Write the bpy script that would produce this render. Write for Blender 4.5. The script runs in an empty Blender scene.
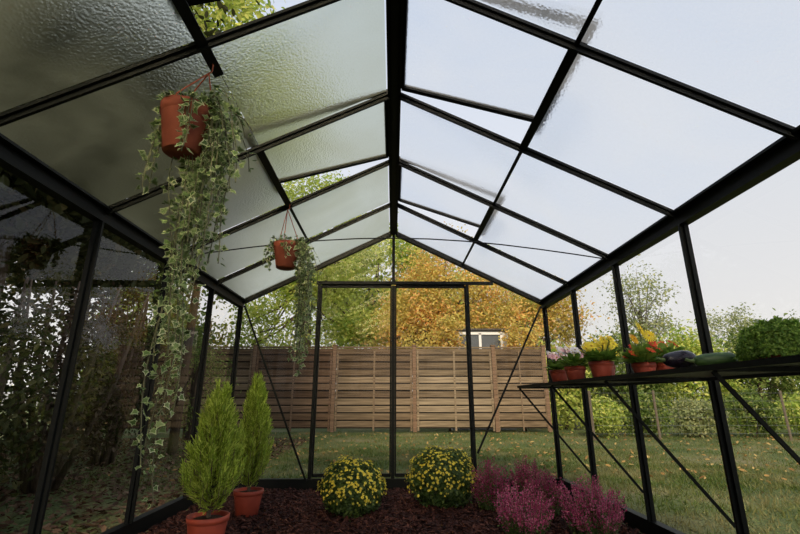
import bpy, math, random
import numpy as np
from mathutils import Vector, Matrix
rng=np.random.default_rng(11); random.seed(11)
COL=bpy.context.scene.collection
bpy.context.scene.view_settings.view_transform='Standard'

# ------------------------------------------------------------------ materials
def newmat(name):
    m=bpy.data.materials.new(name); m.use_nodes=True
    nt=m.node_tree; nt.nodes.clear()
    out=nt.nodes.new('ShaderNodeOutputMaterial')
    return m,nt,out
def N(nt,t,**kw):
    n=nt.nodes.new(t)
    for k,v in kw.items(): setattr(n,k,v)
    return n
def ramp(nt,stops,interp='LINEAR'):
    r=N(nt,'ShaderNodeValToRGB'); r.color_ramp.interpolation=interp
    cr=r.color_ramp
    while len(cr.elements)<len(stops): cr.elements.new(0.5)
    for e,(p,c) in zip(cr.elements,stops):
        e.position=p; e.color=(c[0],c[1],c[2],1)
    return r
def surf(name,c1,c2=None,rough=.6,metal=0,scale=8,bump=0,bscale=None,coord='Object',stretch=(1,1,1),detail=5,spec=.5):
    m,nt,out=newmat(name)
    b=N(nt,'ShaderNodeBsdfPrincipled'); b.inputs['Roughness'].default_value=rough
    b.inputs['Metallic'].default_value=metal; b.inputs['Specular IOR Level'].default_value=spec
    nt.links.new(b.outputs[0],out.inputs[0])
    tc=N(nt,'ShaderNodeTexCoord'); mp=N(nt,'ShaderNodeMapping'); mp.inputs['Scale'].default_value=stretch
    nt.links.new(tc.outputs[coord],mp.inputs[0])
    no=N(nt,'ShaderNodeTexNoise'); no.inputs['Scale'].default_value=scale; no.inputs['Detail'].default_value=detail
    nt.links.new(mp.outputs[0],no.inputs['Vector'])
    r=ramp(nt,[(.3,c1),(.7,c2 or c1)]); nt.links.new(no.outputs[0],r.inputs[0])
    nt.links.new(r.outputs[0],b.inputs['Base Color'])
    if bump:
        n2=N(nt,'ShaderNodeTexNoise'); n2.inputs['Scale'].default_value=bscale or scale*3
        nt.links.new(mp.outputs[0],n2.inputs['Vector'])
        bp=N(nt,'ShaderNodeBump'); bp.inputs['Strength'].default_value=bump; bp.inputs['Distance'].default_value=.02
        nt.links.new(n2.outputs[0],bp.inputs['Height']); nt.links.new(bp.outputs[0],b.inputs['Normal'])
    return m
def leafmat(name,stops,transl=.35,gloss=.06,rough=.45,patch=None):
    m,nt,out=newmat(name)
    g=N(nt,'ShaderNodeNewGeometry'); r=ramp(nt,stops)
    nt.links.new(g.outputs['Random Per Island'],r.inputs[0]); col=r.outputs[0]
    if patch:
        tc=N(nt,'ShaderNodeTexCoord'); no=N(nt,'ShaderNodeTexNoise'); no.inputs['Scale'].default_value=patch[0]; no.inputs['Detail'].default_value=5
        nt.links.new(tc.outputs['Object'],no.inputs['Vector'])
        r2=ramp(nt,[(.44,(0,0,0)),(.60,(.85,.85,.85))]); nt.links.new(no.outputs[0],r2.inputs[0])
        mx=N(nt,'ShaderNodeMix',data_type='RGBA',blend_type='MIX'); nt.links.new(r2.outputs[0],mx.inputs[0])
        nt.links.new(col,mx.inputs[6]); mx.inputs[7].default_value=(*patch[1],1); col=mx.outputs[2]
    d=N(nt,'ShaderNodeBsdfDiffuse'); t=N(nt,'ShaderNodeBsdfTranslucent'); gl=N(nt,'ShaderNodeBsdfGlossy')
    gl.inputs['Roughness'].default_value=rough
    nt.links.new(col,d.inputs[0]); nt.links.new(col,t.inputs[0])
    a=N(nt,'ShaderNodeMixShader'); a.inputs[0].default_value=transl
    nt.links.new(d.outputs[0],a.inputs[1]); nt.links.new(t.outputs[0],a.inputs[2])
    b=N(nt,'ShaderNodeMixShader'); b.inputs[0].default_value=gloss
    nt.links.new(a.outputs[0],b.inputs[1]); nt.links.new(gl.outputs[0],b.inputs[2])
    nt.links.new(b.outputs[0],out.inputs[0])
    return m
def islandmat(name,stops,rough=.8,metal=0,grain=None):
    m,nt,out=newmat(name)
    g=N(nt,'ShaderNodeNewGeometry'); r=ramp(nt,stops)
    nt.links.new(g.outputs['Random Per Island'],r.inputs[0])
    b=N(nt,'ShaderNodeBsdfPrincipled'); b.inputs['Roughness'].default_value=rough; b.inputs['Metallic'].default_value=metal
    b.inputs['Specular IOR Level'].default_value=.25
    if grain:
        tc=N(nt,'ShaderNodeTexCoord'); mp=N(nt,'ShaderNodeMapping'); mp.inputs['Scale'].default_value=grain
        nt.links.new(tc.outputs['Object'],mp.inputs[0])
        no=N(nt,'ShaderNodeTexNoise'); no.inputs['Scale'].default_value=1.0; no.inputs['Detail'].default_value=6
        nt.links.new(mp.outputs[0],no.inputs['Vector'])
        r2=ramp(nt,[(.3,(.45,.45,.45)),(.7,(1.25,1.25,1.25))]); nt.links.new(no.outputs[0],r2.inputs[0])
        mx=N(nt,'ShaderNodeMix',data_type='RGBA',blend_type='MULTIPLY'); mx.inputs[0].default_value=1
        nt.links.new(r.outputs[0],mx.inputs[6]); nt.links.new(r2.outputs[0],mx.inputs[7])
        nt.links.new(mx.outputs[2],b.inputs['Base Color'])
    else:
        nt.links.new(r.outputs[0],b.inputs['Base Color'])
    nt.links.new(b.outputs[0],out.inputs[0])
    return m

M_frame=surf('frame_black_green',(.003,.004,.004),(.006,.007,.007),rough=.5,scale=4,spec=.20)
M_terra=surf('terracotta',(.22,.052,.032),(.31,.082,.05),rough=.7,scale=14,bump=.05,spec=.25)
M_redpot=surf('red_plastic_pot',(.28,.045,.025),(.35,.062,.036),rough=.5,scale=9,spec=.3)
M_soil=surf('potting_soil',(.02,.013,.01),(.05,.035,.025),rough=.95,scale=60,bump=.6,spec=.1)
M_cord=surf('orange_cord',(.45,.10,.04),rough=.6)
M_steel=surf('galvanised_steel',(.22,.23,.23),(.32,.33,.33),rough=.5,metal=.6,scale=20)
M_bark=surf('bark',(.065,.046,.034),(.15,.11,.08),rough=.9,scale=6,bump=.6,stretch=(4,4,.8),spec=.2)
M_stem=surf('green_stem',(.06,.10,.03),(.10,.15,.05),rough=.6)
M_ivystem=surf('ivy_stem',(.10,.09,.05),(.14,.15,.07),rough=.7)

def schlick(nt,f0=.04,mul=.8,power=5,normal=None):
    lw=N(nt,'ShaderNodeLayerWeight'); lw.inputs['Blend'].default_value=.5
    p=N(nt,'ShaderNodeMath',operation='POWER'); p.inputs[1].default_value=power
    nt.links.new(lw.outputs['Facing'],p.inputs[0])
    m=N(nt,'ShaderNodeMath',operation='MULTIPLY_ADD'); m.inputs[1].default_value=mul; m.inputs[2].default_value=f0
    nt.links.new(p.outputs[0],m.inputs[0]); return m.outputs[0]
def clear_glass(name,f0,mul):
    m,nt,out=newmat(name)
    t=N(nt,'ShaderNodeBsdfTransparent'); t.inputs[0].default_value=(.95,.96,.955,1)
    g=N(nt,'ShaderNodeBsdfGlossy'); g.inputs['Roughness'].default_value=.015
    mx=N(nt,'ShaderNodeMixShader'); nt.links.new(schlick(nt,f0,mul,4.5),mx.inputs[0])
    nt.links.new(t.outputs[0],mx.inputs[1]); nt.links.new(g.outputs[0],mx.inputs[2])
    nt.links.new(mx.outputs[0],out.inputs[0]); return m
def hammered_glass(name,tint,film,filmcol,bump,vs=90,rough=.42):
    m,nt,out=newmat(name)
    tc=N(nt,'ShaderNodeTexCoord')
    v=N(nt,'ShaderNodeTexVoronoi',feature='SMOOTH_F1'); v.inputs['Scale'].default_value=vs
    nt.links.new(tc.outputs['Object'],v.inputs['Vector'])
    bp=N(nt,'ShaderNodeBump'); bp.inputs['Strength'].default_value=bump; bp.inputs['Distance'].default_value=.005
    nt.links.new(v.outputs['Distance'],bp.inputs['Height'])
    r=N(nt,'ShaderNodeBsdfRefraction'); r.inputs['IOR'].default_value=1.24; r.inputs['Roughness'].default_value=rough
    r.inputs[0].default_value=(*tint,1)
    nt.links.new(bp.outputs[0],r.inputs['Normal'])
    t=N(nt,'ShaderNodeBsdfTransparent'); t.inputs[0].default_value=(*tint,1)
    tr=N(nt,'ShaderNodeBsdfTranslucent'); tr.inputs[0].default_value=(*filmcol,1)
    no=N(nt,'ShaderNodeTexNoise'); no.inputs['Scale'].default_value=1.6; no.inputs['Detail'].default_value=5; no.inputs['Distortion'].default_value=.6
    nt.links.new(tc.outputs['Object'],no.inputs['Vector'])
    rp=ramp(nt,[(.35,(film*.3,)*3),(.70,(film*1.7,)*3)]); nt.links.new(no.outputs[0],rp.inputs[0])
    a=N(nt,'ShaderNodeMixShader'); a.inputs[0].default_value=.08
    nt.links.new(r.outputs[0],a.inputs[1]); nt.links.new(t.outputs[0],a.inputs[2])
    b=N(nt,'ShaderNodeMixShader'); nt.links.new(rp.outputs[0],b.inputs[0])
    nt.links.new(a.outputs[0],b.inputs[1]); nt.links.new(tr.outputs[0],b.inputs[2])
    g=N(nt,'ShaderNodeBsdfGlossy'); g.inputs['Roughness'].default_value=.12; nt.links.new(bp.outputs[0],g.inputs['Normal'])
    c=N(nt,'ShaderNodeMixShader'); nt.links.new(schlick(nt,.03,.5,5),c.inputs[0])
    nt.links.new(b.outputs[0],c.inputs[1]); nt.links.new(g.outputs[0],c.inputs[2])
    nt.links.new(c.outputs[0],out.inputs[0]); return m
M_glass=clear_glass('clear_glass',.04,.8); M_glassb=clear_glass('clear_gable_glass',.012,.5)
M_ham={1:hammered_glass('hammered_glass',(.95,.96,.96),.20,(.72,.74,.75),.8,90),-1:hammered_glass('hammered_glass_tree_shade',(.77,.78,.65),.22,(.30,.32,.22),.6,105)}  # left panes: shade of the trees behind is put into tint and film colour

# ------------------------------------------------------------------ mesh tools
class MB:
    def __init__(s): s.v=[]; s.f=[]; s.m=[]
    def add(s,v,f,mi=0):
        o=len(s.v); s.v+= [tuple(p) for p in v]; s.f+=[tuple(i+o for i in q) for q in f]; s.m+=[mi]*len(f)
    def box(s,c,d,mi=0):
        x,y,z=c; a,b,e=d[0]/2,d[1]/2,d[2]/2
        v=[(x+i*a,y+j*b,z+k*e) for i in(-1,1) for j in(-1,1) for k in(-1,1)]
        s.add(v,[(0,1,3,2),(4,6,7,5),(0,4,5,1),(2,3,7,6),(0,2,6,4),(1,5,7,3)],mi)
    def beam(s,p0,p1,w,h,up=(0,0,1),mi=0):
        p0=Vector(p0);p1=Vector(p1);d=(p1-p0).normalized();u=Vector(up)
        sd=d.cross(u)
        if sd.length<1e-4: sd=d.cross(Vector((0,1,0)))
        sd.normalize(); u=sd.cross(d).normalized()
        v=[]
        for p in(p0,p1):
            for a,b in((-1,-1),(1,-1),(1,1),(-1,1)): v.append(p+sd*a*w/2+u*b*h/2)
        s.add(v,[(3,2,1,0),(4,5,6,7),(0,1,5,4),(1,2,6,5),(2,3,7,6),(3,0,4,7)],mi)
    def tube(s,pts,rad,seg=6,mi=0,cap=True):
        pts=[Vector(p) for p in pts]; n=len(pts)
        if not hasattr(rad,'__len__'): rad=[rad]*n
        v=[];f=[]
        for i,p in enumerate(pts):
            d=(pts[min(i+1,n-1)]-pts[max(i-1,0)])
            d=d.normalized() if d.length>1e-9 else Vector((0,0,1))
            a=d.cross(Vector((.31,.95,.05)));
            if a.length<.1: a=d.cross(Vector((1,0,0)))
            a.normalize(); b=d.cross(a)
            for k in range(seg):
                t=2*math.pi*k/seg; v.append(p+a*math.cos(t)*rad[i]+b*math.sin(t)*rad[i])
        for i in range(n-1):
            for k in range(seg):
                k2=(k+1)%seg; f.append((i*seg+k,i*seg+k2,(i+1)*seg+k2,(i+1)*seg+k))
        if cap: f.append(tuple(range(seg))[::-1]); f.append(tuple((n-1)*seg+k for k in range(seg)))
        s.add(v,f,mi)
    def lathe(s,prof,seg=32,mi=0,mat=None):
        v=[];f=[]
        for r,z in prof:
            for k in range(seg):
                t=2*math.pi*k/seg; p=Vector((r*math.cos(t),r*math.sin(t),z))
                if mat is not None: p=mat@p
                v.append(p)
        for i in range(len(prof)-1):
            for k in range(seg):
                k2=(k+1)%seg; f.append((i*seg+k,i*seg+k2,(i+1)*seg+k2,(i+1)*seg+k))
        s.add(v,f,mi)
    def mesh(s,name,mats,smooth=False):
        me=bpy.data.meshes.new(name); me.from_pydata(s.v,[],s.f)
        for m in mats: me.materials.append(m)
        me.polygons.foreach_set('material_index',s.m)
        if smooth: me.polygons.foreach_set('use_smooth',[True]*len(s.f))
        me.update(); return me
def obj(name,me,parent=None,loc=None,rot=None,**props):
    o=bpy.data.objects.new(name,me); COL.objects.link(o)
    if parent: o.parent=parent
    if loc is not None: o.location=loc
    if rot is not None: o.rotation_euler=rot
    for k,v in props.items(): o[k]=v
    return o
def root(name,loc,label,cat,**p):
    o=obj(name,None,loc=loc,label=label,category=cat,**p); o.empty_display_size=.1; return o
def unit(a): return a/np.maximum(np.linalg.norm(a,axis=1,keepdims=True),1e-9)
def frames(Nm,T=None):
    Nm=unit(Nm)
    if T is None: T=rng.normal(size=Nm.shape)
    T=unit(T-(T*Nm).sum(1,keepdims=True)*Nm); B=np.cross(Nm,T)
    return np.stack([T,B,Nm],axis=2)
def frames2(Nm,T):
    T=unit(T); Nm=unit(Nm-(Nm*T).sum(1,keepdims=True)*T); B=np.cross(Nm,T); return np.stack([T,B,Nm],axis=2)
def scatter(name,tv,tf,P,R,S,mats,tm=None,smooth=False):
    tv=np.array(tv,float); n=len(P); k=len(tv); S=np.asarray(S,float)
    if S.ndim==1: S=np.repeat(S[:,None],3,1)
    V=np.einsum('nij,nkj->nki',R,S[:,None,:]*tv[None])+P[:,None,:]
    li=np.concatenate([np.array(f) for f in tf]); L=len(li)
    st=np.cumsum([0]+[len(f) for f in tf])[:-1]
    loops=(li[None]+np.arange(n)[:,None]*k).ravel(); starts=(st[None]+np.arange(n)[:,None]*L).ravel()
    me=bpy.data.meshes.new(name); me.vertices.add(n*k); me.vertices.foreach_set('co',V.ravel())
    me.loops.add(n*L); me.loops.foreach_set('vertex_index',loops.astype(np.int32))
    me.polygons.add(n*len(tf)); me.polygons.foreach_set('loop_start',starts.astype(np.int32))
    for m in mats: me.materials.append(m)
    if tm: me.polygons.foreach_set('material_index',np.tile(tm,n).astype(np.int32))
    me.polygons.foreach_set('use_smooth',np.full(n*len(tf),smooth))
    me.update(calc_edges=True); me.validate()
    return me
LEAF_V=[(0,0,0),(.5,.28,.06),(1,0,0),(.5,-.28,.06)]; LEAF_F=[(0,2,1),(0,3,2)]
OV_V=[(0,0,0),(.25,.2,.03),(.6,.24,.05),(1,0,-.02),(.6,-.24,.05),(.25,-.2,.03)]; OV_F=[(0,3,2,1),(0,5,4,3)]

# ------------------------------------------------------------------ greenhouse
W=1.525; ZE=1.70; ZR=2.46; YB=4.37; SP=.74; NB=8
YN=[YB-SP*i for i in range(NB+1)]; YF=YN[-1]
cnt={'window':0,'trim':0}
def struct(kind,me,label,cat):
    cnt[kind]+=1
    return obj(f'{kind}_{cnt[kind]}',me,kind='structure',label=label,category=cat)
def slope(s,side,y,off=0):
    return Vector((side*W*s,y,ZR+(ZE-ZR)*s+off))
for side,nm in((-1,'wall_left'),(1,'wall_right')):
    b=MB(); b.box((side*W,(YB+YF)/2,.045),(.05,YB-YF+.05,.09))
    b.box((side*(W-.005),(YB+YF)/2,ZE-.015),(.055,YB-YF+.05,.075))
    b.box((side*(W-.045),(YB+YF)/2,ZE+.012),(.04,YB-YF,.012))
    b.box((side*(W+.05),(YB+YF)/2,ZE+.02),(.05,YB-YF+.1,.05))
    obj(nm,b.mesh(nm,[M_frame]),kind='structure',label='black aluminium sill and eave beam of greenhouse side wall',category='wall')
    for i,y in enumerate(YN):
        b=MB(); w=.040 if 0<i<NB else .055
        b.box((side*(W-.004),y,ZE/2+.02),(.022,w,ZE-.13)); b.box((side*(W-.022),y,ZE/2+.02),(.02,.014,ZE-.13))
        struct('trim',b.mesh('post',[M_frame]),'slim black aluminium wall post between glass panes','post')
    for i in range(NB):
        y0,y1=YN[i+1]+.02,YN[i]-.02; x=side*(W+.012)
        b=MB(); b.add([(x,y0,.08),(x,y1,.08),(x,y1,ZE-.04),(x,y0,ZE-.04)],[(0,1,2,3)])
        struct('window',b.mesh('pane',[M_glass]),'tall clear glass side pane of the greenhouse','window')
b=MB(); b.box((0,(YB+YF)/2,ZR-.012),(.075,YB-YF+.05,.03)); b.box((0,(YB+YF)/2,ZR-.035),(.03,YB-YF+.04,.03)); b.box((0,(YB+YF)/2,ZR+.03),(.03,YB-YF+.05,.06))
for x in(-.034,.034): b.box((x,(YB+YF)/2,ZR-.02),(.008,YB-YF+.04,.045))
obj('ceiling',b.mesh('ceiling',[M_frame]),kind='structure',label='black aluminium ridge beam of greenhouse roof',category='roof')
for side in(-1,1):
    nrm=Vector((side*(ZR-ZE),0,W)).normalized()
    for i,y in enumerate(YN):
        b=MB(); g=(i in(0,NB))
        b.beam(slope(.02,side,y,-.008),slope(.985,side,y,-.008),.05 if g else .034,.014 if not g else .05,up=nrm)
        b.beam(slope(.02,side,y,-.024),slope(.975,side,y,-.024),.012,.024,up=nrm)
        struct('trim',b.mesh('rafter',[M_frame]),'black aluminium roof rafter','rafter')
VENT={-1:{2:11,4:12},1:{1:7,3:11}}
SM={-1:.485,1:.465}
for side in(-1,1):
    nrm=Vector((side*(ZR-ZE),0,W)).normalized(); sm=SM[side]
    for i in range(NB):
        y0,y1=YN[i+1],YN[i]; isv=i in VENT[side]
        if side==1 or i in(1,2,4,5):
            w=.042 if isv else .02
            b=MB(); ye=y1+(.16 if (side==-1 and i==4) else 0)
            b.beam(slope(sm,side,y0,-.01),slope(sm,side,ye,-.01),w,.026 if isv else .014,up=nrm)
            struct('trim',b.mesh('purlin',[M_frame]),'black aluminium purlin at mid slope of the roof','purlin')
        def pane(s0,s1,off):
            v=[slope(s0,side,y0+.017,off),slope(s0,side,y1-.017,off),slope(s1,side,y1-.017,off),slope(s1,side,y0+.017,off)]
            if side==-1: v=v[::-1]
            bb=MB(); bb.add(v,[(0,1,2,3)]); return bb.mesh('pane',[M_ham[side]])
        struct('window',pane(sm,.985,.004),'hammered translucent roof pane','window')
        if not isv:
            struct('window',pane(.03,sm,.010),'hammered translucent roof pane','window')
        else:
            a=math.radians(VENT[side][i]); base=math.atan2(ZR-ZE,W)-a; Lv=.86*sm/.5
            dirv=Vector((side*math.cos(base),0,-math.sin(base))); up=Vector((side*math.sin(base),0,math.cos(base)))
            hx=Vector((side*.045,0,ZR+.015))
            def vp(s,y): return hx+dirv*s*Lv+Vector((0,y,0))
            cnt['window']+=1
            r=obj(f"window_{cnt['window']}",None,kind='structure',label='black framed roof vent propped open with hammered pane',category='roof window')
            b=MB()
            b.beam(vp(0,y0+.02),vp(1,y0+.02),.03,.028,up=up); b.beam(vp(0,y1-.02),vp(1,y1-.02),.03,.028,up=up)
            b.beam(vp(0,y0+.02),vp(0,y1-.02),.03,.028,up=up); b.beam(vp(1,y0),vp(1,y1),.045,.032,up=up)
            obj('vent_frame',b.mesh('vent_frame',[M_frame]),parent=r)
            b=MB(); v=[vp(0,y0+.03),vp(0,y1-.03),vp(1,y1-.03),vp(1,y0+.03)]
            if side==-1: v=v[::-1]
            b.add(v,[(0,1,2,3)]); obj('vent_pane',b.mesh('vent_pane',[M_ham[side]]),parent=r)
            b=MB(); b.beam(slope(sm,side,y1-.05,.0),vp(.98,y1-.05),.014,.01)
            obj('vent_arm',b.mesh('vent_arm',[M_frame]),parent=r)
for yy,nm,sg in((YB,'wall_back',1),(YF,'wall_front',-1)):
    b=MB(); b.box((0,yy,.045),(2*W+.05,.05,.09))
    for x in(-.745,.745): b.box((x,yy,.98),(.03,.04,1.80))
    b.box((0,yy,(1.90+ZR)/2),(.03,.04,ZR-1.90)); b.box((.12,yy-.01*sg,1.90),(1.78,.03,.03))
    b.box((0,yy,.98),(.032,.035,1.78))
    obj(nm,b.mesh(nm,[M_frame]),kind='structure',label='black aluminium gable frame with centre mullion',category='wall')
    for s in(-1,1):
        b=MB(); y=yy+.004*sg
        b.add([(s*.77,y,.09),(s*1.50,y,.09),(s*1.50,y,ZE),(s*.77,y,ZE+(ZR-ZE)*(1-.77/W)-.02)],[(0,1,2,3)])
        struct('window',b.mesh('pane',[M_glassb]),'clear glass gable pane beside the door','window')
        b=MB(); b.add([(s*.02,y,1.92),(s*.76,y,1.92),(s*.76,y,ZE+(ZR-ZE)*(1-.76/W)-.02),(s*.02,y,ZR-.04)],[(0,1,2,3)])
        struct('window',b.mesh('pane',[M_glassb]),'clear glass triangular gable pane above the door','window')
dn=0
for s in(-1,1):
    dn+=1
    r=obj(f'door_{dn}',None,kind='structure',label='black framed clear glass greenhouse door leaf',category='door')
    b=MB(); y=YB-.005
    xa,xb=s*.02,s*.725
    for x in(xa+s*.004,xb): b.box((x,y+.02,.99),(.014,.02,1.77))
    for z in(.115,1.87): b.box(((xa+xb)/2,y+.02,z),(.70,.02,.03))
    obj('door_frame',b.mesh('door_frame',[M_frame]),parent=r)
    b=MB(); b.add([(xa,y+.02,.12),(xb,y+.02,.12),(xb,y+.02,1.86),(xa,y+.02,1.86)],[(0,1,2,3)]); obj('door_pane',b.mesh('door_pane',[M_glassb]),parent=r)
def brace(p0,p1,w=.018,lab='thin black diagonal brace'):
    b=MB(); b.beam(p0,p1,w,.006,up=(0,1,0)); struct('trim',b.mesh('brace',[M_frame]),lab,'brace')
brace((-1.47,YB-.03,1.66),(-.77,YB-.03,.07)); brace((1.47,YB-.03,1.66),(.77,YB-.03,.30))
b=MB(); pts=[(-W+.03+ (2*W-.06)*k/12,YN[2],ZE-.01+.15*math.sin(math.pi*k/12)) for k in range(13)]
b.tube(pts,.0045,6); struct('trim',b.mesh('tie',[M_frame]),'thin curved black tie rod under the roof','tie rod')

# ------------------------------------------------------------------ ground
def grid(name,x0,x1,y0,y1,nx,ny,amp,z,mat,**p):
    xs=np.linspace(x0,x1,nx);ys=np.linspace(y0,y1,ny); X,Y=np.meshgrid(xs,ys)
    Z=z+amp*(np.sin(X*7.1+np.cos(Y*5))*.5+np.sin(Y*9.3+X*3)*.5)+amp*.5*rng.normal(size=X.shape)
    v=np.stack([X,Y,Z],-1).reshape(-1,3); f=[(j*nx+i,j*nx+i+1,(j+1)*nx+i+1,(j+1)*nx+i) for j in range(ny-1) for i in range(nx-1)]
    me=bpy.data.meshes.new(name); me.from_pydata(v.tolist(),[],f); me.materials.append(mat)
    me.polygons.foreach_set('use_smooth',[True]*len(f)); return obj(name,me,**p)
M_mulch=surf('mulch_soil',(.014,.005,.004),(.035,.013,.010),rough=.95,scale=30,bump=.8,spec=.1)
grid('floor',-W+.03,W-.03,YF+.03,YB-.03,80,150,.004,.0,M_mulch,kind='structure',label='reddish brown bark mulch floor of the greenhouse',category='floor')
m,nt,out=newmat('lawn_grass'); tc=N(nt,'ShaderNodeTexCoord')
n1=N(nt,'ShaderNodeTexNoise'); n1.inputs['Scale'].default_value=.7; n1.inputs['Detail'].default_value=6
n2=N(nt,'ShaderNodeTexNoise'); n2.inputs['Scale'].default_value=45; n2.inputs['Detail'].default_value=4
for n in(n1,n2): nt.links.new(tc.outputs['Object'],n.inputs['Vector'])
r1=ramp(nt,[(.35,(.075,.115,.025)),(.52,(.12,.155,.04)),(.7,(.24,.21,.10))]); nt.links.new(n1.outputs[0],r1.inputs[0])
r2=ramp(nt,[(.3,(.5,.5,.5)),(.7,(1.3,1.3,1.3))]); nt.links.new(n2.outputs[0],r2.inputs[0])
mx=N(nt,'ShaderNodeMix',data_type='RGBA',blend_type='MULTIPLY'); mx.inputs[0].default_value=1
nt.links.new(r1.outputs[0],mx.inputs[6]); nt.links.new(r2.outputs[0],mx.inputs[7])
bb=N(nt,'ShaderNodeBsdfPrincipled'); bb.inputs['Roughness'].default_value=.95; nt.links.new(mx.outputs[2],bb.inputs['Base Color'])
bp=N(nt,'ShaderNodeBump'); bp.inputs['Distance'].default_value=.03; nt.links.new(n2.outputs[0],bp.inputs['Height']); nt.links.new(bp.outputs[0],bb.inputs['Normal'])
nt.links.new(bb.outputs[0],out.inputs[0]); M_lawn=m
b=MB(); b.add([(-40,-25,-.03),(45,-25,-.03),(45,60,-.03),(-40,60,-.03)],[(0,1,2,3)])
obj('ground',b.mesh('ground',[M_lawn]),kind='structure',label='garden lawn ground around the greenhouse',category='ground')
def rxy(n,x0,x1,y0,y1,z=0): return np.stack([rng.uniform(x0,x1,n),rng.uniform(y0,y1,n),np.full(n,z)],1)
P=np.concatenate([rxy(26000,-3.5,4,4.45,8,-.03),rxy(34000,1.6,7,.8,6,-.03),rxy(36000,-4,10,6,12,-.03)])
n=len(P); T=np.stack([rng.normal(size=n)*.5,rng.normal(size=n)*.5,np.ones(n)],1)
M_blade=leafmat('grass_blade',[(0,(.05,.09,.014)),(.6,(.105,.155,.03)),(1,(.19,.20,.06))],.3,.02,patch=(1.4,(.25,.23,.10)))
obj('grass',scatter('grass',[(0,-.10,0),(0,.10,0),(1,0,0)],[(0,1,2)],P,frames(rng.normal(size=(n,3)),T),rng.uniform(.03,.06,n),[M_blade]),kind='stuff',label='short green lawn grass blades with dry patches',category='grass')
P=rxy(18000,-W+.05,W-.05,1.6,YB-.05,.008); n=len(P); P[:,2]+=rng.uniform(0,.012,n)
Nn=np.stack([rng.normal(size=n)*.45,rng.normal(size=n)*.45,np.ones(n)],1)
chip=[(-.5,-.2,-.06),(.5,-.15,-.06),(.45,.2,-.06),(-.4,.18,-.06),(-.5,-.2,.06),(.5,-.15,.06),(.45,.2,.06),(-.4,.18,.06)]
cf=[(0,3,2,1),(4,5,6,7),(0,1,5,4),(1,2,6,5),(2,3,7,6),(3,0,4,7)]
M_chip=islandmat('bark_chip',[(0,(.018,.0055,.0045)),(.6,(.046,.015,.011)),(1,(.11,.04,.028))],.9)
obj('bark_mulch',scatter('bark_mulch',chip,cf,P,frames(Nn),rng.uniform(.018,.045,n),[M_chip]),kind='stuff',label='loose reddish brown bark chips covering the bed',category='mulch')
M_lit=leafmat('fallen_leaf',[(0,(.06,.035,.022)),(.6,(.13,.075,.047)),(1,(.21,.135,.085))],.1,.015)
M_lit2=leafmat('fallen_leaf_yellow',[(0,(.25,.14,.05)),(.6,(.42,.26,.09)),(1,(.55,.40,.16))],.2,.015)
for (P,mt,s0,s1,lb) in((rxy(22000,-7,-1.65,-.5,10,-.02),M_lit,.04,.075,'brown fallen leaves under the shrubs'),(rxy(1500,-3,9,4.6,11.4,.0),M_lit2,.04,.08,'scattered yellow fallen leaves on the lawn')):
    n=len(P); P[:,2]+=rng.uniform(0,.02,n)
    Nn=np.stack([rng.normal(size=n)*.4,rng.normal(size=n)*.4,np.ones(n)],1)
    obj('leaf_litter',scatter('leaf_litter',OV_V,OV_F,P,frames(Nn),rng.uniform(s0,s1,n),[mt]),kind='stuff',label=lb,category='fallen leaves')

# ------------------------------------------------------------------ trees / shrubs
def tree(name,loc,crowns,mat,nleaf,size,trunk_r,label,cat='tree',nclump=60,clr=.45,trunk_h=None,stems=1):
    r=root(name,loc,label,cat)
    cs=[]
    for (c,rad,wt) in crowns:
        k=max(6,int(nclump*wt)); d=unit(rng.normal(size=(k,3)))*(rng.uniform(.25,1,(k,1))**.45)
        cc=np.array(c)+d*np.array(rad); cc[:,2]=np.maximum(cc[:,2],.15); cs.append(cc)
    cs=np.concatenate(cs)
    idx=rng.integers(0,len(cs),nleaf)
    P=cs[idx]+rng.normal(size=(nleaf,3))*clr*np.array([1,1,.7]); P[:,2]=np.maximum(P[:,2],.03)
    if loc[0]<-1.6 and loc[1]<4.6: P[:,0]=np.where(P[:,0]>-1.75-loc[0],-1.75-loc[0]-rng.uniform(0,.5,nleaf),P[:,0])
    cen=np.array(crowns[0][0])
    Nn=unit(P-cen)*.6+rng.normal(size=(nleaf,3))*.7+np.array([0,0,.5])
    obj('foliage',scatter('foliage',OV_V,OV_F,P,frames(Nn),rng.uniform(.6,1.2,nleaf)*size,[mat]),parent=r)
    b=MB(); hh=trunk_h or cen[2]
    pts=[(0,0,-.05),(.05,.02,hh*.4),(cen[0]*.5,cen[1]*.5,hh*.75),(cen[0],cen[1],hh)]
    b.tube(pts,[trunk_r*1.25,trunk_r,trunk_r*.8,trunk_r*.5],9)
    for k in range(stems-1):
        a=rng.uniform(0,6.28); q=rng.uniform(.15,.5)
        b.tube([(.1*math.cos(a),.1*math.sin(a),-.05),(q*math.cos(a),q*math.sin(a),hh*.9),(q*1.3*math.cos(a+.3),q*1.3*math.sin(a+.3),hh*2.0)],[trunk_r*.7,trunk_r*.55,trunk_r*.2],7)
    sel=cs[rng.permutation(len(cs))[:34]]
    for q in sel:
        t=rng.uniform(.3,.95); s=Vector(pts[1]).lerp(Vector(pts[3]),t); q=Vector(q); mid=s.lerp(q,.5)+Vector((0,0,-.08*(q-s).length))
        b.tube([s,mid,q],[trunk_r*.38,trunk_r*.22,trunk_r*.07],5)
    obj('trunk',b.mesh('trunk',[M_bark],True),parent=r)
    return r
L_dark=leafmat('leaf_dark_green',[(0,(.032,.038,.014)),(.6,(.062,.070,.025)),(.9,(.11,.105,.042)),(1,(.16,.12,.055))],.3,.012)
L_brown=leafmat('leaf_dark_brown',[(0,(.045,.030,.020)),(.6,(.095,.064,.038)),(1,(.16,.115,.07))],.25,.012)
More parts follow.
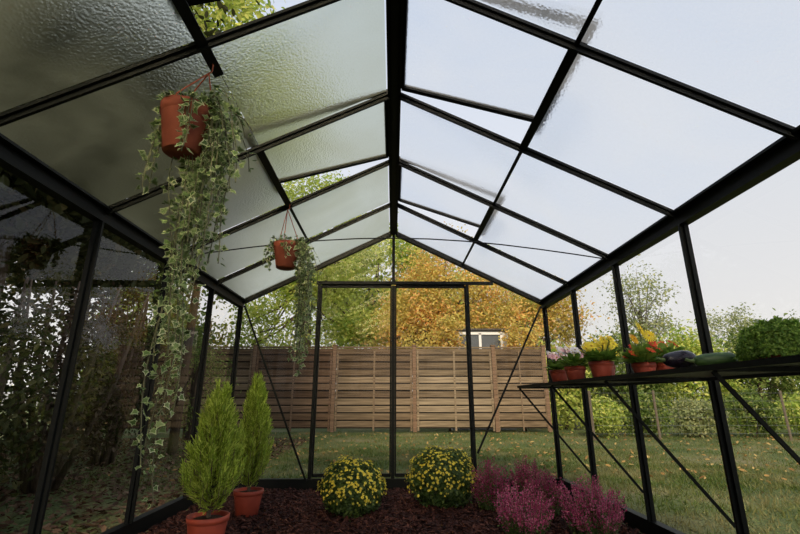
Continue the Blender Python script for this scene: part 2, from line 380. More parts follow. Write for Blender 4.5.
L_orange=leafmat('leaf_autumn',[(0,(.36,.34,.07)),(.3,(.72,.58,.14)),(.65,(.90,.60,.18)),(.85,(.82,.34,.13)),(1,(.92,.78,.32))],.4,.015,patch=(.8,(.60,.54,.14)))
L_yg=leafmat('leaf_yellow_green',[(0,(.20,.34,.055)),(.5,(.48,.58,.12)),(.85,(.76,.78,.20)),(1,(.88,.80,.27))],.45,.015,patch=(.6,(.40,.48,.10)))
L_mid=leafmat('leaf_mid_green',[(0,(.09,.15,.03)),(.6,(.19,.28,.06)),(1,(.42,.45,.14))],.4,.015)
L_pale=leafmat('leaf_hazy',[(0,(.24,.30,.13)),(.6,(.40,.44,.20)),(1,(.56,.55,.27))],.45,.015)
OT='tall dark leafy tree overhanging the greenhouse'
tree('overhanging_tree',(-5.2,1.6,0),[((0,0,5.7),(2.4,1.9,3.1),1)],L_dark,28000,.17,.13,OT,nclump=95)
tree('overhanging_tree',(-5.2,5.6,0),[((0,0,5.1),(2.0,1.8,2.7),1)],L_dark,25000,.17,.12,OT,nclump=90)
tree('overhanging_tree',(-4.8,-2.4,0),[((0,0,5.6),(2.1,1.8,3.0),1)],L_dark,16000,.17,.13,OT)
tree('slender_tree',(-3.3,7.2,0),[((.1,0,7.6),(1.1,1.1,1.4),1)],L_yg,4800,.13,.06,'slender yellow green tree rising above greenhouse roof',nclump=34,clr=.28)
tree('tree',(-6.9,9.8,0),[((0,0,4.8),(1.9,1.8,2.6),1)],L_dark,16000,.17,.13,'dark green garden tree behind the shrubs')
for (x,y,h,mt) in((-2.85,1.5,1.9,L_brown),(-2.8,3.0,1.5,L_dark),(-3.2,4.5,1.7,L_brown),(-3.7,6.2,1.9,L_dark),(-3.1,.0,2.1,L_brown),(-4.7,7.9,2.1,L_brown),(-4.3,10.0,2.2,L_mid),(-3.9,2.3,2.4,L_dark)):
    tree('shrub',(x,y,0),[((0,0,h*.55),(.55,.6,h*.44),1)],mt,4400,.06,.045,'dense dark shrub beside the greenhouse glass','shrub',nclump=50,clr=.16,stems=8)
for (x,y) in((-7.6,-1.8),(-7.6,1.8),(-7.8,5.4)):
    tree('hedge_shrub',(x,y,0),[((0,0,1.9),(.7,1.6,2.1),1)],L_dark,17000,.16,.06,'tall dense dark green hedge behind the shrubs','shrub',nclump=90,clr=.22)
# behind fence
tree('tree',(-3.0,15.2,0),[((0,0,6.4),(2.3,1.4,2.6),1),((0,0,3.2),(2.8,1.2,1.8),.8)],L_yg,28000,.13,.16,'tall yellow green autumn tree behind the fence',clr=.33,nclump=100)
tree('tree',(-8.0,15.5,0),[((0,0,3.5),(2.2,1.6,2.4),1)],L_mid,11000,.18,.15,'green garden tree behind the fence',clr=.35)
tree('ivy_covered_tree',(1.4,15.2,0),[((.3,0,3.9),(2.2,1.1,2.5),1),((-.3,-.3,2.6),(2.1,1,1.3),.7)],L_orange,32000,.11,.16,'golden orange creeper covered tree behind fence',clr=.32,nclump=120)
tree('ivy_covered_tree',(4.9,15.6,0),[((0,0,3.0),(1.9,1.1,2.0),1)],L_orange,17000,.11,.14,'golden orange creeper covered tree behind fence',clr=.28,nclump=80)
tree('tree',(-.8,18.9,0),[((0,0,5.6),(3.2,1.3,2.6),1)],L_yg,20000,.18,.16,'tall green tree behind the orange creeper',clr=.45,nclump=80)
tree('tree',(4.2,19.5,0),[((0,0,4.4),(2.6,1.3,2.6),1)],L_yg,14000,.18,.16,'tall yellow tree behind the orange creeper',clr=.45,nclump=70)
# right
tree('birch_tree',(9.9,17.5,0),[((0,0,4.2),(1.0,1.0,2.0),1)],L_pale,3200,.13,.07,'slender pale birch with thin foliage',clr=.3)
for (x,y,h,w,mt,nn) in((4.9,13.2,2.4,.8,L_yg,6000),(6.6,13.2,2.7,1.2,L_mid,10000),(8.8,13.6,2.9,1.3,L_yg,10000),(11.1,13.8,3.2,1.4,L_mid,11000),(13.7,14.4,3.4,1.5,L_mid,12000),(16.4,14.6,3.6,1.5,L_yg,11000),(19.5,17,4.4,1.7,L_mid,9000),(14.6,19,4.8,1.8,L_pale,8000)):
    tree('hedge_shrub',(x,y,0),[((0,0,h*.5),(w,.8,h*.5),1)],mt,nn,.12,.05,'leafy garden shrub behind the wire fence','shrub',nclump=85,clr=.22)
for (x,y,h,w,mt) in((4.7,10.4,.8,.4,L_yg),(5.7,10.5,.9,.45,L_mid),(6.8,10.4,.8,.5,L_pale),(8.0,10.3,1.0,.55,L_mid),(9.3,10.4,1.0,.55,L_yg),(10.7,10.6,1.1,.6,L_mid)):
    tree('garden_bush',(x,y,0),[((0,0,h*.5),(w,.35,h*.45),1)],mt,3400,.08,.02,'low bushy vegetable garden plant by wire fence','bush',nclump=36,clr=.1)

# fence
FG=(1.5,20,30)
M_f=[islandmat('fence_wood_a',[(0,(.12,.07,.045)),(.5,(.21,.13,.082)),(1,(.30,.195,.13))],.85,grain=FG),
     islandmat('fence_wood_b',[(0,(.14,.095,.06)),(.5,(.24,.17,.11)),(1,(.34,.255,.17))],.85,grain=FG),
     islandmat('fence_wood_c',[(0,(.18,.13,.085)),(.5,(.29,.22,.145)),(1,(.40,.315,.22))],.85,grain=FG)]
YFc=11.7; xs=[-7.65,-5.6,-3.55,-1.5,.55,2.6]
fr=root('wooden_fence',(-1.5,YFc,0),'weathered horizontal slatted wooden garden fence with posts','fence')
pm=[]
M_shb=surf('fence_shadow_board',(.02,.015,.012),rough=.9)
for k in range(3):
    b=MB()
    for j in range(11):
        z=.10+j*.178
        b.beam((-.98,-.022 if j%2 else .014,z+.085),(.98,-.022 if j%2 else .014,z+.085),.020,.145,up=(0,-.22,1))
    for x in(-.94,0,.94): b.box((x,-.04,1.0),(.045,.02,1.95))
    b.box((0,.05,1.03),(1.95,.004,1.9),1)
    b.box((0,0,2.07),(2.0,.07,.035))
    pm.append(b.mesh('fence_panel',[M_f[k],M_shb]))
for i,x in enumerate(xs):
    k=(0,1,0,1,2,1)[i]; sc=.64 if i==5 else 1
    o=obj('fence_panel',pm[k],parent=fr,loc=(x+1.02*sc+1.5,0,0),label=['reddish brown','weathered brown','pale weathered tan'][k]+' horizontal slatted panel')
    o.scale=(sc,1,1)
b=MB(); b.box((0,0,1.05),(.09,.09,2.1)); b.box((0,0,2.115),(.12,.12,.03)); pme=b.mesh('fence_post',[M_f[0]])
for x in xs+[xs[-1]+2.05*.64]: obj('fence_post',pme,parent=fr,loc=(x-.005+1.5,-.02,0))
r=root('wire_fence',(4.1,9.6,0),'low wire fence on thin wooden posts','fence')
M_post=surf('grey_wood',(.10,.08,.055),(.19,.15,.11),rough=.9,scale=10,stretch=(5,5,1))
b=MB(); b.tube([(0,0,-.03),(0,0,.95)],.026,8); pw=b.mesh('post',[M_post])
for k in range(7): obj('post',pw,parent=r,loc=(k*1.35,0,0))
b=MB()
for z in np.linspace(.1,.9,6): b.tube([(0,-.03,z),(8.1,-.03,z)],.002,4)
for x in np.arange(0,8.1,.2): b.tube([(x,-.03,.1),(x,-.03,.9)],.0015,4)
obj('wire_mesh',b.mesh('wire_mesh',[M_steel]),parent=r)
# house
r=root('house',(2.5,13.3,-.22),'pale rendered outbuilding with white framed window','house')
M_ren=surf('render_wall',(.42,.43,.43),(.54,.55,.54),rough=.9,scale=3); M_white=surf('white_paint',(.85,.85,.85),rough=.5); M_roof=surf('roof_dark',(.07,.06,.055),(.12,.11,.10),rough=.9,scale=12,spec=.1)
M_dkw=surf('dark_window',(.10,.11,.12),rough=.1)
b=MB(); b.box((0,0,1.45),(1.75,.9,2.9)); obj('body',b.mesh('body',[M_ren]),parent=r)
b=MB(); b.box((0,0,2.93),(1.85,1.1,.05)); obj('roof',b.mesh('roof',[M_roof]),parent=r)
b=MB()
for z in(2.1,2.82): b.box((.0,-.47,z),(1.3,.05,.07))
for x in(-.62,0,.62): b.box((x,-.47,2.46),(.07,.05,.72))
obj('window_frame',b.mesh('window_frame',[M_white]),parent=r)
b=MB(); b.box((.0,-.455,2.46),(1.25,.01,.68)); obj('window_pane',b.mesh('window_pane',[M_dkw]),parent=r)
tree('creeper_shrub',(1.5,12.4,0),[((0,0,1.65),(.4,.25,1.5),1)],L_orange,2800,.10,.03,'orange leaved climbing shrub behind the fence','shrub',nclump=40,clr=.12)
tree('creeper_shrub',(3.5,12.4,0),[((0,0,1.6),(.5,.25,1.5),1)],L_orange,3200,.10,.03,'orange leaved climbing shrub behind the fence','shrub',nclump=40,clr=.12)

# ------------------------------------------------------------------ pots
def pot_mesh(rt,rb,h,mat,name='pot',rim=.02):
    b=MB(); b.lathe([(.001,0),(rb*.92,0),(rb,.004),(rb+(rt-rb)*.78,h-rim*1.6),(rt*.94,h-rim*1.55),(rt,h-rim*1.4),(rt*1.02,h),(rt*.93,h),(rt*.9,h-.02),(rt*.86,h-.03)],40)
    return b.mesh(name,[mat],True)
def soil_mesh(r,z):
    b=MB(); b.lathe([(r,z-.004),(r*.8,z+.004),(r*.4,z+.008),(.001,z+.01)],24); return b.mesh('soil',[M_soil],True)

L_cyp=leafmat('cypress_needle',[(0,(.18,.27,.04)),(.5,(.37,.50,.065)),(1,(.60,.70,.15))],.43,.015)
FR_V=[(0,-.03,0),(.35,-.08,.02),(.5,-.03,.0),(.75,-.06,-.01),(1,0,0),(.75,.06,.01),(.5,.03,0),(.35,.08,-.02),(0,.03,0)]
FR_F=[(0,8,7,6,2,1),(2,6,5,4,3)]
def conifer(loc,H,R,ph,pr,label):
    r=root('potted_cypress',loc,label,'potted plant')
    obj('pot',pot_mesh(pr,pr*.74,ph,M_redpot),parent=r); obj('soil',soil_mesh(pr*.88,ph-.02),parent=r)
    P=[];T=[];b=MB()
    b.tube([(0,0,ph-.04),(0,0,ph+H*.85)],[.012,.003],8)
    K=165
    for k in range(K):
        h0=(k+.5)/K; a=k*2.39996+rng.normal()*.3
        top=min(1.0,h0*.80+.25)*rng.uniform(.84,1.05)
        w=min(1,(.66+top*1.0))*max(0.0,1-((max(0,top-.30))/.80)**1.6)
        prof=R*w*rng.uniform(.6,1.12)+.004
        s=Vector((0,0,ph+.005+h0*H*.72)); e=Vector((math.cos(a)*prof,math.sin(a)*prof,ph+min(top,1.04)*H))
        m_=Vector((e.x*.95,e.y*.95,s.z*.6+e.z*.4)); b.tube([s,m_,e],[.003,.002,.001],4)
        L=(e-s).length; n=int(40+280*L)
        u=rng.uniform(.1,1,n)[:,None]; s_,m2,e_=np.array(s),np.array(m_),np.array(e)
        c=(1-u)**2*s_+2*u*(1-u)*m2+u**2*e_; tg=unit(2*(1-u)*(m2-s_)+2*u*(e_-m2))
        P.append(c+rng.normal(size=(n,3))*.008*(1.3-u)); T.append(tg+rng.normal(size=(n,3))*.36+np.array([math.cos(a)*.25,math.sin(a)*.25,.25]))
    P=np.concatenate(P);T=np.concatenate(T); n=len(P)
    obj('foliage',scatter('foliage',FR_V,FR_F,P,frames2(rng.normal(size=(n,3)),T),rng.uniform(.022,.052,n),[L_cyp]),parent=r)
    obj('stem',b.mesh('stem',[M_bark]),parent=r)
conifer((-.965,2.62,.01),.645,.142,.180,.105,'bright green lemon cypress in red plastic pot')
conifer((-1.0,3.42,.01),.75,.125,.16,.10,'taller lemon cypress in red plastic pot near the gable')

# chrysanthemums
L_mum=leafmat('mum_leaf',[(0,(.035,.07,.018)),(.6,(.075,.13,.03)),(1,(.14,.20,.05))],.3,.03)
M_pet_y=leafmat('petal_yellow',[(0,(.62,.48,.03)),(.5,(.82,.70,.07)),(1,(.88,.80,.18))],.3,.02)
M_cen_y=surf('flower_centre',(.45,.28,.02),(.6,.40,.03),rough=.9,scale=200)
def flower_template(np_,r,cone=.12,rings=2,cr=.22):
    v=[];f=[];tm=[]
    for g in range(rings):
        rr=r*(1-.3*g)
        for k in range(np_):
            a=2*math.pi*(k+.5*g)/np_; w=math.pi/np_*.95; z=cone*r*(.3+g*.8)
            o=len(v)
            v+=[(.1*r*math.cos(a),.1*r*math.sin(a),.02*r+g*.06*r),(rr*.65*math.cos(a-w),rr*.65*math.sin(a-w),z),(rr*math.cos(a-w*.4),rr*math.sin(a-w*.4),z*1.3),(rr*math.cos(a+w*.4),rr*math.sin(a+w*.4),z*1.3),(rr*.65*math.cos(a+w),rr*.65*math.sin(a+w),z)]
            f.append((o,o+1,o+2,o+3,o+4)); tm.append(0)
    o=len(v); K=8
    for k in range(K): a=2*math.pi*k/K; v.append((cr*r*math.cos(a),cr*r*math.sin(a),.12*r))
    v.append((0,0,.28*r))
    for k in range(K): f.append((o+k,o+(k+1)%K,o+K)); tm.append(1)
    return v,f,tm
def mum(loc,R,H,dens,seed):
    r=root('chrysanthemum',loc,'rounded chrysanthemum bush covered in yellow blossoms','flower plant',group='yellow chrysanthemums in the mulch')
    def wob(d): return 1+.07*np.sin(d[:,:1]*5+seed)*np.cos(d[:,1:2]*4+seed*2)+.05*np.sin(d[:,2:3]*9+d[:,:1]*7+seed)
    n=8000; d=unit(rng.normal(size=(n,3))); q=rng.uniform(.35,1,n)**.35
    c=np.array([0,0,H*.44]); rad=np.array([R,R,H*.53]); P=c+d*q[:,None]*rad*.97*wob(d); P[:,2]=np.maximum(P[:,2],.01)
    obj('foliage',scatter('foliage',OV_V,OV_F,P,frames(d+rng.normal(size=(n,3))*.6),rng.uniform(.016,.032,n),[L_mum]),parent=r)
    K=1350; i=np.arange(K)+.5; z=1-i/K*1.3; a=i*2.39996; s=np.sqrt(np.clip(1-z*z,0,1)); d=np.stack([s*np.cos(a),s*np.sin(a),z],1)+rng.normal(size=(K,3))*.09
    cl=.75+.45*np.sin(d[:,0]*8+seed)*np.sin(d[:,1]*7+d[:,2]*6)
    keep=rng.uniform(size=K)<np.where(z>-.05,dens,.25)*cl; d=unit(d[keep]); P=c+d*rad*wob(d)*rng.uniform(.96,1.07,(len(d),1))
    v,f,tm=flower_template(9,1,cr=.25)
    obj('blossoms',scatter('blossoms',v,f,P,frames(d+rng.normal(size=d.shape)*.3+np.array([0,0,.25])),rng.uniform(.006,.0115,len(P)),[M_pet_y,M_cen_y],tm),parent=r,kind='stuff')
    b=MB()
    for k in range(14): a=k*2.4; b.tube([(0,0,0),(math.cos(a)*R*.4,math.sin(a)*R*.4,H*.3),(math.cos(a)*R*.75,math.sin(a)*R*.75,H*.6)],[.005,.003,.002],5)
    obj('stems',b.mesh('stems',[M_stem]),parent=r)
mum((-.285,3.45,.005),.225,.375,.72,1.0); mum((.38,3.72,.005),.262,.42,.85,2.3)

# heather
def heather(loc,R,H,mt,lab):
    r=root('heather_plant',loc,lab,'heather')
    S=int(3900*R*R)+40; ang=rng.uniform(0,2*math.pi,S); q=np.sqrt(rng.uniform(0,1,S)); hh=H*(1-.30*q**2)*rng.uniform(.5,1.1,S)
    b=MB(); P=[];Nn=[]; P2=[]
    for k in range(S):
        t0=np.array([math.cos(ang[k])*R*.45*q[k],math.sin(ang[k])*R*.45*q[k],.0]); t1=np.array([math.cos(ang[k])*R*q[k],math.sin(ang[k])*R*q[k],hh[k]])
        mid=(t0+t1)/2+np.array([0,0,-.01])+ (t1-t0)*np.array([.1,.1,0]); b.tube([t0,mid,t1],[.002,.0015,.001],4)
        for u in np.linspace(.34,1,50):
            c=t0+(t1-t0)*u; dd=rng.normal(size=3); dd[2]+=.5
            P.append(c+dd/np.linalg.norm(dd)*.007*(1.35-.8*u)); Nn.append(dd)
        for u in np.linspace(.05,.7,20):
            c=t0+(t1-t0)*u; P2.append(c+rng.normal(size=3)*.008)
    P=np.array(P);Nn=np.array(Nn);P2=np.array(P2)
    obj('florets',scatter('florets',[(0,0,0),(.5,.35,.1),(1,0,.1),(.5,-.35,.1)],LEAF_F,P,frames(rng.normal(size=P.shape),Nn),rng.uniform(.008,.014,len(P)),[mt]),parent=r,kind='stuff')
    obj('foliage',scatter('foliage',LEAF_V,LEAF_F,P2,frames(rng.normal(size=P2.shape)),rng.uniform(.012,.022,len(P2)),[L_mum]),parent=r)
    obj('stems',b.mesh('stems',[M_stem]),parent=r)
H_pink=leafmat('heather_magenta',[(0,(.36,.035,.12)),(.5,(.62,.10,.25)),(1,(.82,.28,.43))],.35,.015)
H_purp=leafmat('heather_crimson',[(0,(.19,.02,.06)),(.5,(.38,.05,.14)),(1,(.56,.13,.25))],.3,.015)
heather((.72,3.55,.005),.155,.33,H_purp,'dark crimson heather with upright flower spikes')
heather((.77,2.90,.005),.175,.28,H_pink,'magenta heather with upright flower spikes in mulch')
heather((1.06,3.40,.005),.14,.29,H_purp,'dark crimson heather beside the glass wall')
heather((1.17,2.88,.005),.19,.31,H_pink,'wide magenta heather beside the glass wall')
heather((1.10,3.95,.005),.14,.31,H_purp,'small crimson heather near the gable corner')

# ------------------------------------------------------------------ hanging ivy
M_ivy_c=leafmat('ivy_margin',[(0,(.27,.36,.16)),(.5,(.48,.56,.29)),(1,(.76,.78,.52))],.4,.03)
M_ivy_g=leafmat('ivy_green',[(0,(.07,.135,.035)),(.6,(.17,.27,.075)),(1,(.33,.44,.17))],.4,.03)
IV=[(0,0),(-.12,.30),(.10,.28),(.22,.52),(.45,.26),(1,0),(.45,-.26),(.22,-.52),(.10,-.28),(-.12,-.30)]
iv=[(x,y,-.10*abs(y)) for x,y in IV]
inn=[(.22+(x-.22)*.68,y*.68,-.068*abs(y)+.012) for x,y in IV]; inn2=[(x,y,z-.024) for x,y,z in inn]
IVV=iv+inn+inn2; IVF=[tuple(range(10)),tuple(range(10,20)),tuple(range(29,19,-1))]; IVM=[0,1,1]
def ivy_basket(loc,hook,strands,label,nfill,h=.17,rt=.088):
    r=root('hanging_ivy_pot',loc,label,'hanging plant')
    obj('pot',pot_mesh(rt,rt*.70,h,M_terra,rim=.025),parent=r); obj('soil',soil_mesh(rt*.88,h-.02),parent=r)
    hk=Vector(hook)-Vector(loc); b=MB()
    for k in range(3):
        a=k*2.094+.5; b.tube([(math.cos(a)*rt*.97,math.sin(a)*rt*.97,h-.01),(math.cos(a)*rt*.97,math.sin(a)*rt*.97,h+.01),hk-Vector((0,0,.05))],.0028,6)
    pts=[hk+Vector((.0,0,-.05)),hk+Vector((.012,0,-.04)),hk+Vector((.012,0,-.008)),hk+Vector((0,0,.0)),hk+Vector((-.01,0,-.012))]
    b.tube(pts,.003,6); obj('hanger',b.mesh('hanger',[M_cord]),parent=r)
    b=MB(); P=[];T=[];S=[]
    for (a,out,L,up) in strands:
        pts=[]; ph=rng.uniform(0,6); ph2=rng.uniform(0,6); m=max(8,int(L/.035)); dx=rng.normal()*.008; am=rng.uniform(.008,.022)
        for i in range(m+1):
            s=i/m*L; o=rt*.85*min(1,.5+s*6)+out*(1-math.exp(-s*9)); z=h-.005+up*math.sin(min(1,s/.18)*math.pi*.6)-max(0,s-.08)*.97
            pts.append(Vector((math.cos(a)*o+am*math.sin(s*8+ph)*min(1,s*5)+dx*s*2,math.sin(a)*o+am*math.cos(s*7+ph2)*min(1,s*5),z)))
        b.tube(pts,[.0022]*len(pts),5)
        ns=int(L/.0145)
        for j in range(ns):
            u=(j+rng.uniform())/ns; i=min(int(u*m),m-1); p=pts[i].lerp(pts[i+1],u*m-i)
            d=rng.normal(size=3); d[2]-=.5; d/=np.linalg.norm(d); sz=rng.uniform(.018,.041)*(1-.2*u)
            P.append(np.array(p)+d*.016); T.append(d); S.append(sz)
    for j in range(nfill):
        a=rng.uniform(0,6.28); q=rng.uniform(0,1)**.5*rt*1.1
        P.append(np.array([math.cos(a)*q,math.sin(a)*q,h+rng.uniform(.0,.045)])); d=np.array([math.cos(a),math.sin(a),rng.uniform(-.2,.6)]); T.append(d); S.append(rng.uniform(.022,.038))
    P=np.array(P);T=np.array(T);Nn=rng.normal(size=P.shape)*.7+np.array([.2,-.5,.5])
    obj('ivy_leaves',scatter('ivy_leaves',IVV,IVF,P,frames2(Nn,T),np.array(S),[M_ivy_c,M_ivy_g],IVM),parent=r)
    obj('ivy_stems',b.mesh('ivy_stems',[M_ivystem]),parent=r)
U=rng.uniform
st=[]
for k in range(12): st.append((U(-.5,.9),U(.04,.25),U(.12,.48),U(.0,.08)))
for k in range(14): st.append((U(-.2,1.2),U(.0,.11),U(.40,.75),U(0,.03)))
for k in range(5): st.append((U(2.5,3.6),U(-.01,.05),U(.12,.5),U(0,.06)))
for k in range(3): st.append((U(-1.3,-.6),U(.0,.04),U(.15,.45),U(0,.04)))
for k in range(10): st.append((U(-.1,1.4),U(-.05,.03),U(.65,1.12),U(0,.03)))
st.append((.6,-.02,1.25,.02)); st.append((1.2,-.03,1.36,.02)); st.append((1.9,.0,1.53,.02)); st.append((2.3,-.03,1.42,.02))
ivy_basket((-.805,1.5,1.66),(-.745,1.5,2.075),st,'terracotta hanging pot with long trailing variegated ivy',60,h=.19,rt=.094)
st=[]
for k in range(14): st.append((U(-.7,.9),U(.02,.15),U(.25,.75),U(0,.06)))
for k in range(7): st.append((U(2.4,3.8),U(.02,.09),U(.08,.30),U(0,.06)))
for k in range(2): st.append((U(-1.6,-.9),U(.0,.04),U(.1,.25),U(0,.04)))
for k in range(11): st.append((U(-.4,.7),U(.02,.12),U(.75,1.02),U(0,.03)))
ivy_basket((-.715,2.83,1.60),(-.735,2.85,2.08),st,'terracotta hanging pot with shorter bushy ivy',60)

# ------------------------------------------------------------------ shelf
ZS=.875
r=root('plant_shelf',(1.25,2.2,0),'black metal staging shelf fixed along the glass wall','shelf')
def rel(p): return (p[0]-1.25,p[1]-2.2,p[2])
b=MB(); y0,y1=.45,3.66
b.box(rel((1.0,(y0+y1)/2,ZS-.009)),(.018,y1-y0,.018)); b.box(rel((1.485,(y0+y1)/2,ZS-.010)),(.018,y1-y0,.020))
for y in [y0,y1]+YN[1:6]: b.box(rel((1.243,y,ZS-.014)),(.47,.018,.016))
obj('frame',b.mesh('shelf_frame',[M_frame]),parent=r)
M_slat=surf('shelf_slat',(.05,.053,.05),(.12,.12,.11),rough=.42,metal=.3,scale=6,stretch=(8,.6,8))
b=MB()
for k in range(11): b.box(rel((1.03+k*.0425,(y0+y1)/2,ZS-.004)),(.020,y1-y0-.02,.004))
obj('slats',b.mesh('slats',[M_slat]),parent=r)
for y in YN[1:6]:
    b=MB(); b.beam(rel((1.0,y,ZS-.02)),rel((1.49,y,.24)),.014,.006,up=(0,1,0)); obj('brace',b.mesh('brace',[M_frame]),parent=r)

L_prim=leafmat('primrose_leaf',[(0,(.08,.17,.02)),(.5,(.17,.32,.045)),(1,(.30,.45,.09))],.3,.04)
def petal(name,c1,c2): return leafmat(name,[(0,c1),(1,c2)],.35,.02)
PM={'white':petal('petal_white',(.80,.74,.74),(.92,.88,.88)),'pink':petal('petal_pink',(.75,.35,.45),(.88,.58,.62)),'yellow':petal('petal_bright_yellow',(.92,.70,.02),(.95,.82,.10)),'red':petal('petal_red',(.65,.04,.03),(.80,.12,.05)),'orange':petal('petal_orange',(.9,.48,.03),(.93,.60,.06))}
FM={}
def fmesh(c,n,rr):
    key=(c,n,rr)
    if key not in FM:
        v,f,tm=flower_template(n,rr,cr=.22 if n<10 else .16); b=MB()
        b.v=list(v); b.f=list(f); b.m=list(tm); FM[key]=b.mesh('flower',[PM[c],M_cen_y])
    return FM[key]
def flowerpot(loc,pr,ph,flw,label,nl=70,ls=.075):
    r=root('potted_flower',loc,label,'potted flower')
    obj('pot',pot_mesh(pr,pr*.75,ph,M_redpot,rim=.015),parent=r); obj('soil',soil_mesh(pr*.88,ph-.012),parent=r)
    a=rng.uniform(0,6.28,nl); el=rng.uniform(.0,1.1,nl); d=np.stack([np.cos(a)*np.cos(el),np.sin(a)*np.cos(el),np.sin(el)],1)
    P=np.stack([np.cos(a)*pr*.3,np.sin(a)*pr*.3,np.full(nl,ph)],1)+d*.012
    Nn=np.stack([-np.cos(a)*np.sin(el),-np.sin(a)*np.sin(el),np.cos(el)],1)+rng.normal(size=(nl,3))*.15
    v=[(0,0,0),(.25,.10,.03),(.6,.24,.04),(.9,.16,-.02),(1,0,-.06),(.9,-.16,-.02),(.6,-.24,.04),(.25,-.10,.03)]
    obj('leaves',scatter('leaves',v,[(0,4,3,2,1),(0,7,6,5,4)],P,frames2(Nn,d),rng.uniform(.7,1.2,nl)*ls,[L_prim]),parent=r)
    b=MB()
    for (c,n,rr,x,y,z,tx,ty) in flw:
        q=Vector((x,y,ph+z)); b.tube([(x*.2,y*.2,ph-.01),(x*.7,y*.7,ph+z*.6),q],[.0022,.002,.0018],5)
        obj('flower',fmesh(c,n,rr),parent=r,loc=q,rot=(tx,ty,rng.uniform(0,1)),label=f'{c} flower')
    obj('stems',b.mesh('stems',[M_stem]),parent=r)
def fl(c,k,n=8,rr=.03,sx=.07,z0=.07,z1=.12,tilt=.9):
    o=[]
    for i in range(k):
        a=i*2.4+U(0,.6); q=sx*math.sqrt((i+.5)/k); o.append((c,n,rr,q*math.cos(a),q*math.sin(a),U(z0,z1)-.3*q,U(.5,1.3)*tilt,U(-.6,.3)*tilt))
    return o
flowerpot((1.09,2.98,ZS),.060,.08,fl('pink',9)+fl('white',7,z0=.06,z1=.15),'small red pot with white and pink primroses')
flowerpot((1.07,2.66,ZS),.060,.08,fl('white',8,z0=.05,z1=.13)+fl('pink',6),'small red pot with white primroses')
flowerpot((1.09,2.36,ZS),.062,.085,fl('yellow',16,rr=.030,sx=.085,z0=.07,z1=.14),'small red pot with bright yellow primroses',90)
flowerpot((1.23,2.62,ZS),.056,.085,fl('yellow',12,rr=.029,sx=.08,z0=.08,z1=.15),'small red pot with yellow primroses near the glass',90)
flowerpot((1.18,2.12,ZS),.052,.06,[('yellow',18,.044,-.01,-.03,.155,1.25,.0),('yellow',18,.034,.035,-.02,.125,1.2,-.1),('orange',18,.030,-.04,-.02,.11,1.1,-.2)]+fl('red',8,rr=.024,sx=.085,z0=.05,z1=.09),'pot with yellow gerberas and red primroses',110)
flowerpot((1.31,2.16,ZS),.052,.07,fl('red',6,rr=.024),'pot of red primroses near the glass',80)
M_egg=surf('eggplant_skin',(.006,.004,.008),(.012,.007,.014),rough=.22,spec=.4); M_calyx=surf('calyx_green',(.07,.12,.03),(.12,.18,.05),rough=.6)
M_zuc=surf('zucchini_skin',(.018,.05,.012),(.06,.12,.03),rough=.4,scale=30,stretch=(1,6,6),spec=.35)
def veg(name,loc,rz,prof,mat,label,cat,s=.66,rs=.95):
    r=root(name,loc,label,cat); r.rotation_euler=(0,0,rz)
    prof=[(z*s,rr*rs) for z,rr in prof]
    b=MB(); b.lathe([(rr,z) for z,rr in prof],24,mat=Matrix.Rotation(math.pi/2,4,'Y')); obj('body',b.mesh('body',[mat],True),parent=r)
    z0,r0=prof[1]
    b=MB(); b.tube([(z0-.028,0,.006),(z0-.012,0,0),(z0+.006,0,0)],[.006,.005,.009],8)
    for k in range(5):
        a=k*1.256; b.add([(z0,0,0),(z0+.010,math.cos(a-.5)*r0*1.05,math.sin(a-.5)*r0*1.05),(z0+.028,math.cos(a)*r0*1.5,math.sin(a)*r0*1.5),(z0+.010,math.cos(a+.5)*r0*1.05,math.sin(a+.5)*r0*1.05)],[(0,1,2,3)])
    obj('stem',b.mesh('stem',[M_calyx]),parent=r)
EG=[(-.09,.001),(-.088,.014),(-.075,.022),(-.05,.028),(-.01,.034),(.03,.038),(.06,.037),(.08,.031),(.093,.018),(.098,.001)]
ZU=[(-.10,.001),(-.098,.012),(-.085,.019),(-.05,.025),(0,.028),(.05,.030),(.08,.028),(.098,.020),(.108,.001)]
veg('eggplant',(1.07,1.68,ZS+.037),.1,EG,M_egg,'glossy dark purple eggplant lying on shelf','eggplant')
veg('zucchini',(1.15,1.60,ZS+.029),-.30,ZU,M_zuc,'dark green zucchini lying on shelf','zucchini')
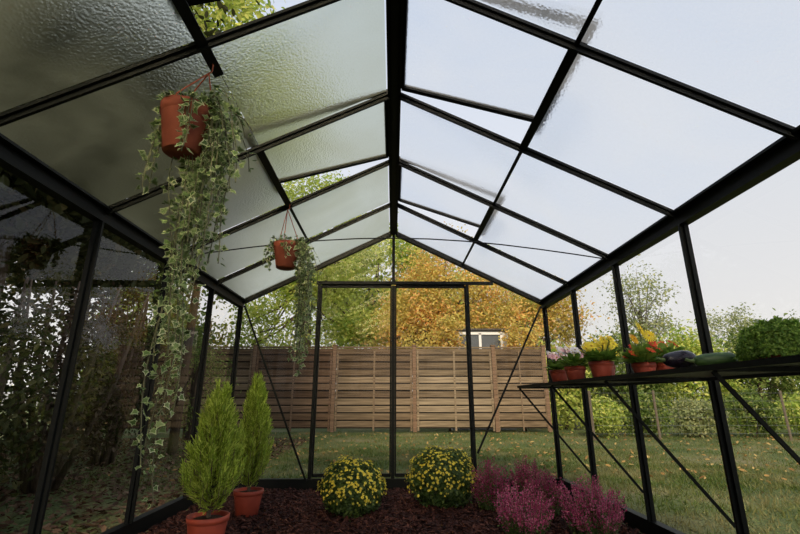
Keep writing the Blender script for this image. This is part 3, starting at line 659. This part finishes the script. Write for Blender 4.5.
veg('zucchini',(1.26,1.82,ZS+.029),.3,ZU,M_zuc,'dark green zucchini lying behind the eggplant','zucchini')
r=root('potted_bush',(1.235,1.42,ZS),'low rounded leafy green bush in shallow bowl','potted plant')
obj('pot',pot_mesh(.065,.05,.04,M_terra,rim=.012),parent=r)
n=15000; d=unit(rng.normal(size=(n,3))); d[:,2]=np.abs(d[:,2]); P=np.array([0,0,.025])+d*np.array([.112,.112,.118])*(rng.uniform(.3,1,(n,1))**.3)*(1+.08*np.sin(d[:,:1]*12)*np.cos(d[:,1:2]*11))
obj('foliage',scatter('foliage',OV_V,OV_F,P,frames(d+rng.normal(size=(n,3))*.8),rng.uniform(.008,.015,n),[leafmat('bush_leaf',[(0,(.08,.17,.022)),(.6,(.18,.31,.045)),(1,(.32,.46,.09))],.38,.02)]),parent=r)

# ------------------------------------------------------------------ light, world, camera
w=bpy.data.worlds.new('World'); bpy.context.scene.world=w; w.use_nodes=True; nt=w.node_tree
bg=nt.nodes['Background']; tc=N(nt,'ShaderNodeTexCoord'); sx=N(nt,'ShaderNodeSeparateXYZ')
nt.links.new(tc.outputs['Generated'],sx.inputs[0])
rp=ramp(nt,[(0,(.34,.32,.27)),(.02,(.91,.87,.81)),(.2,(.83,.82,.83)),(.5,(.72,.76,.84)),(1,(.56,.65,.82))])
nt.links.new(sx.outputs['Z'],rp.inputs[0]); nt.links.new(rp.outputs[0],bg.inputs[0]); bg.inputs[1].default_value=1.04
ld=bpy.data.lights.new('sun','SUN'); ld.energy=3.9; ld.angle=.3; ld.color=(1,.82,.58)
lo=bpy.data.objects.new('sun',ld); COL.objects.link(lo); lo.rotation_euler=Vector((-.15,-.9,.6)).to_track_quat('Z','Y').to_euler()
lo.location=(-2,-7,6)
cd=bpy.data.cameras.new('camera'); cd.lens=20.0; cd.sensor_width=36; cd.clip_start=.02; cd.clip_end=200
co=bpy.data.objects.new('camera',cd); COL.objects.link(co); co.location=(0,0,.77)
co.rotation_euler=(math.radians(90+16.6),0,math.radians(-.87)); bpy.context.scene.camera=co
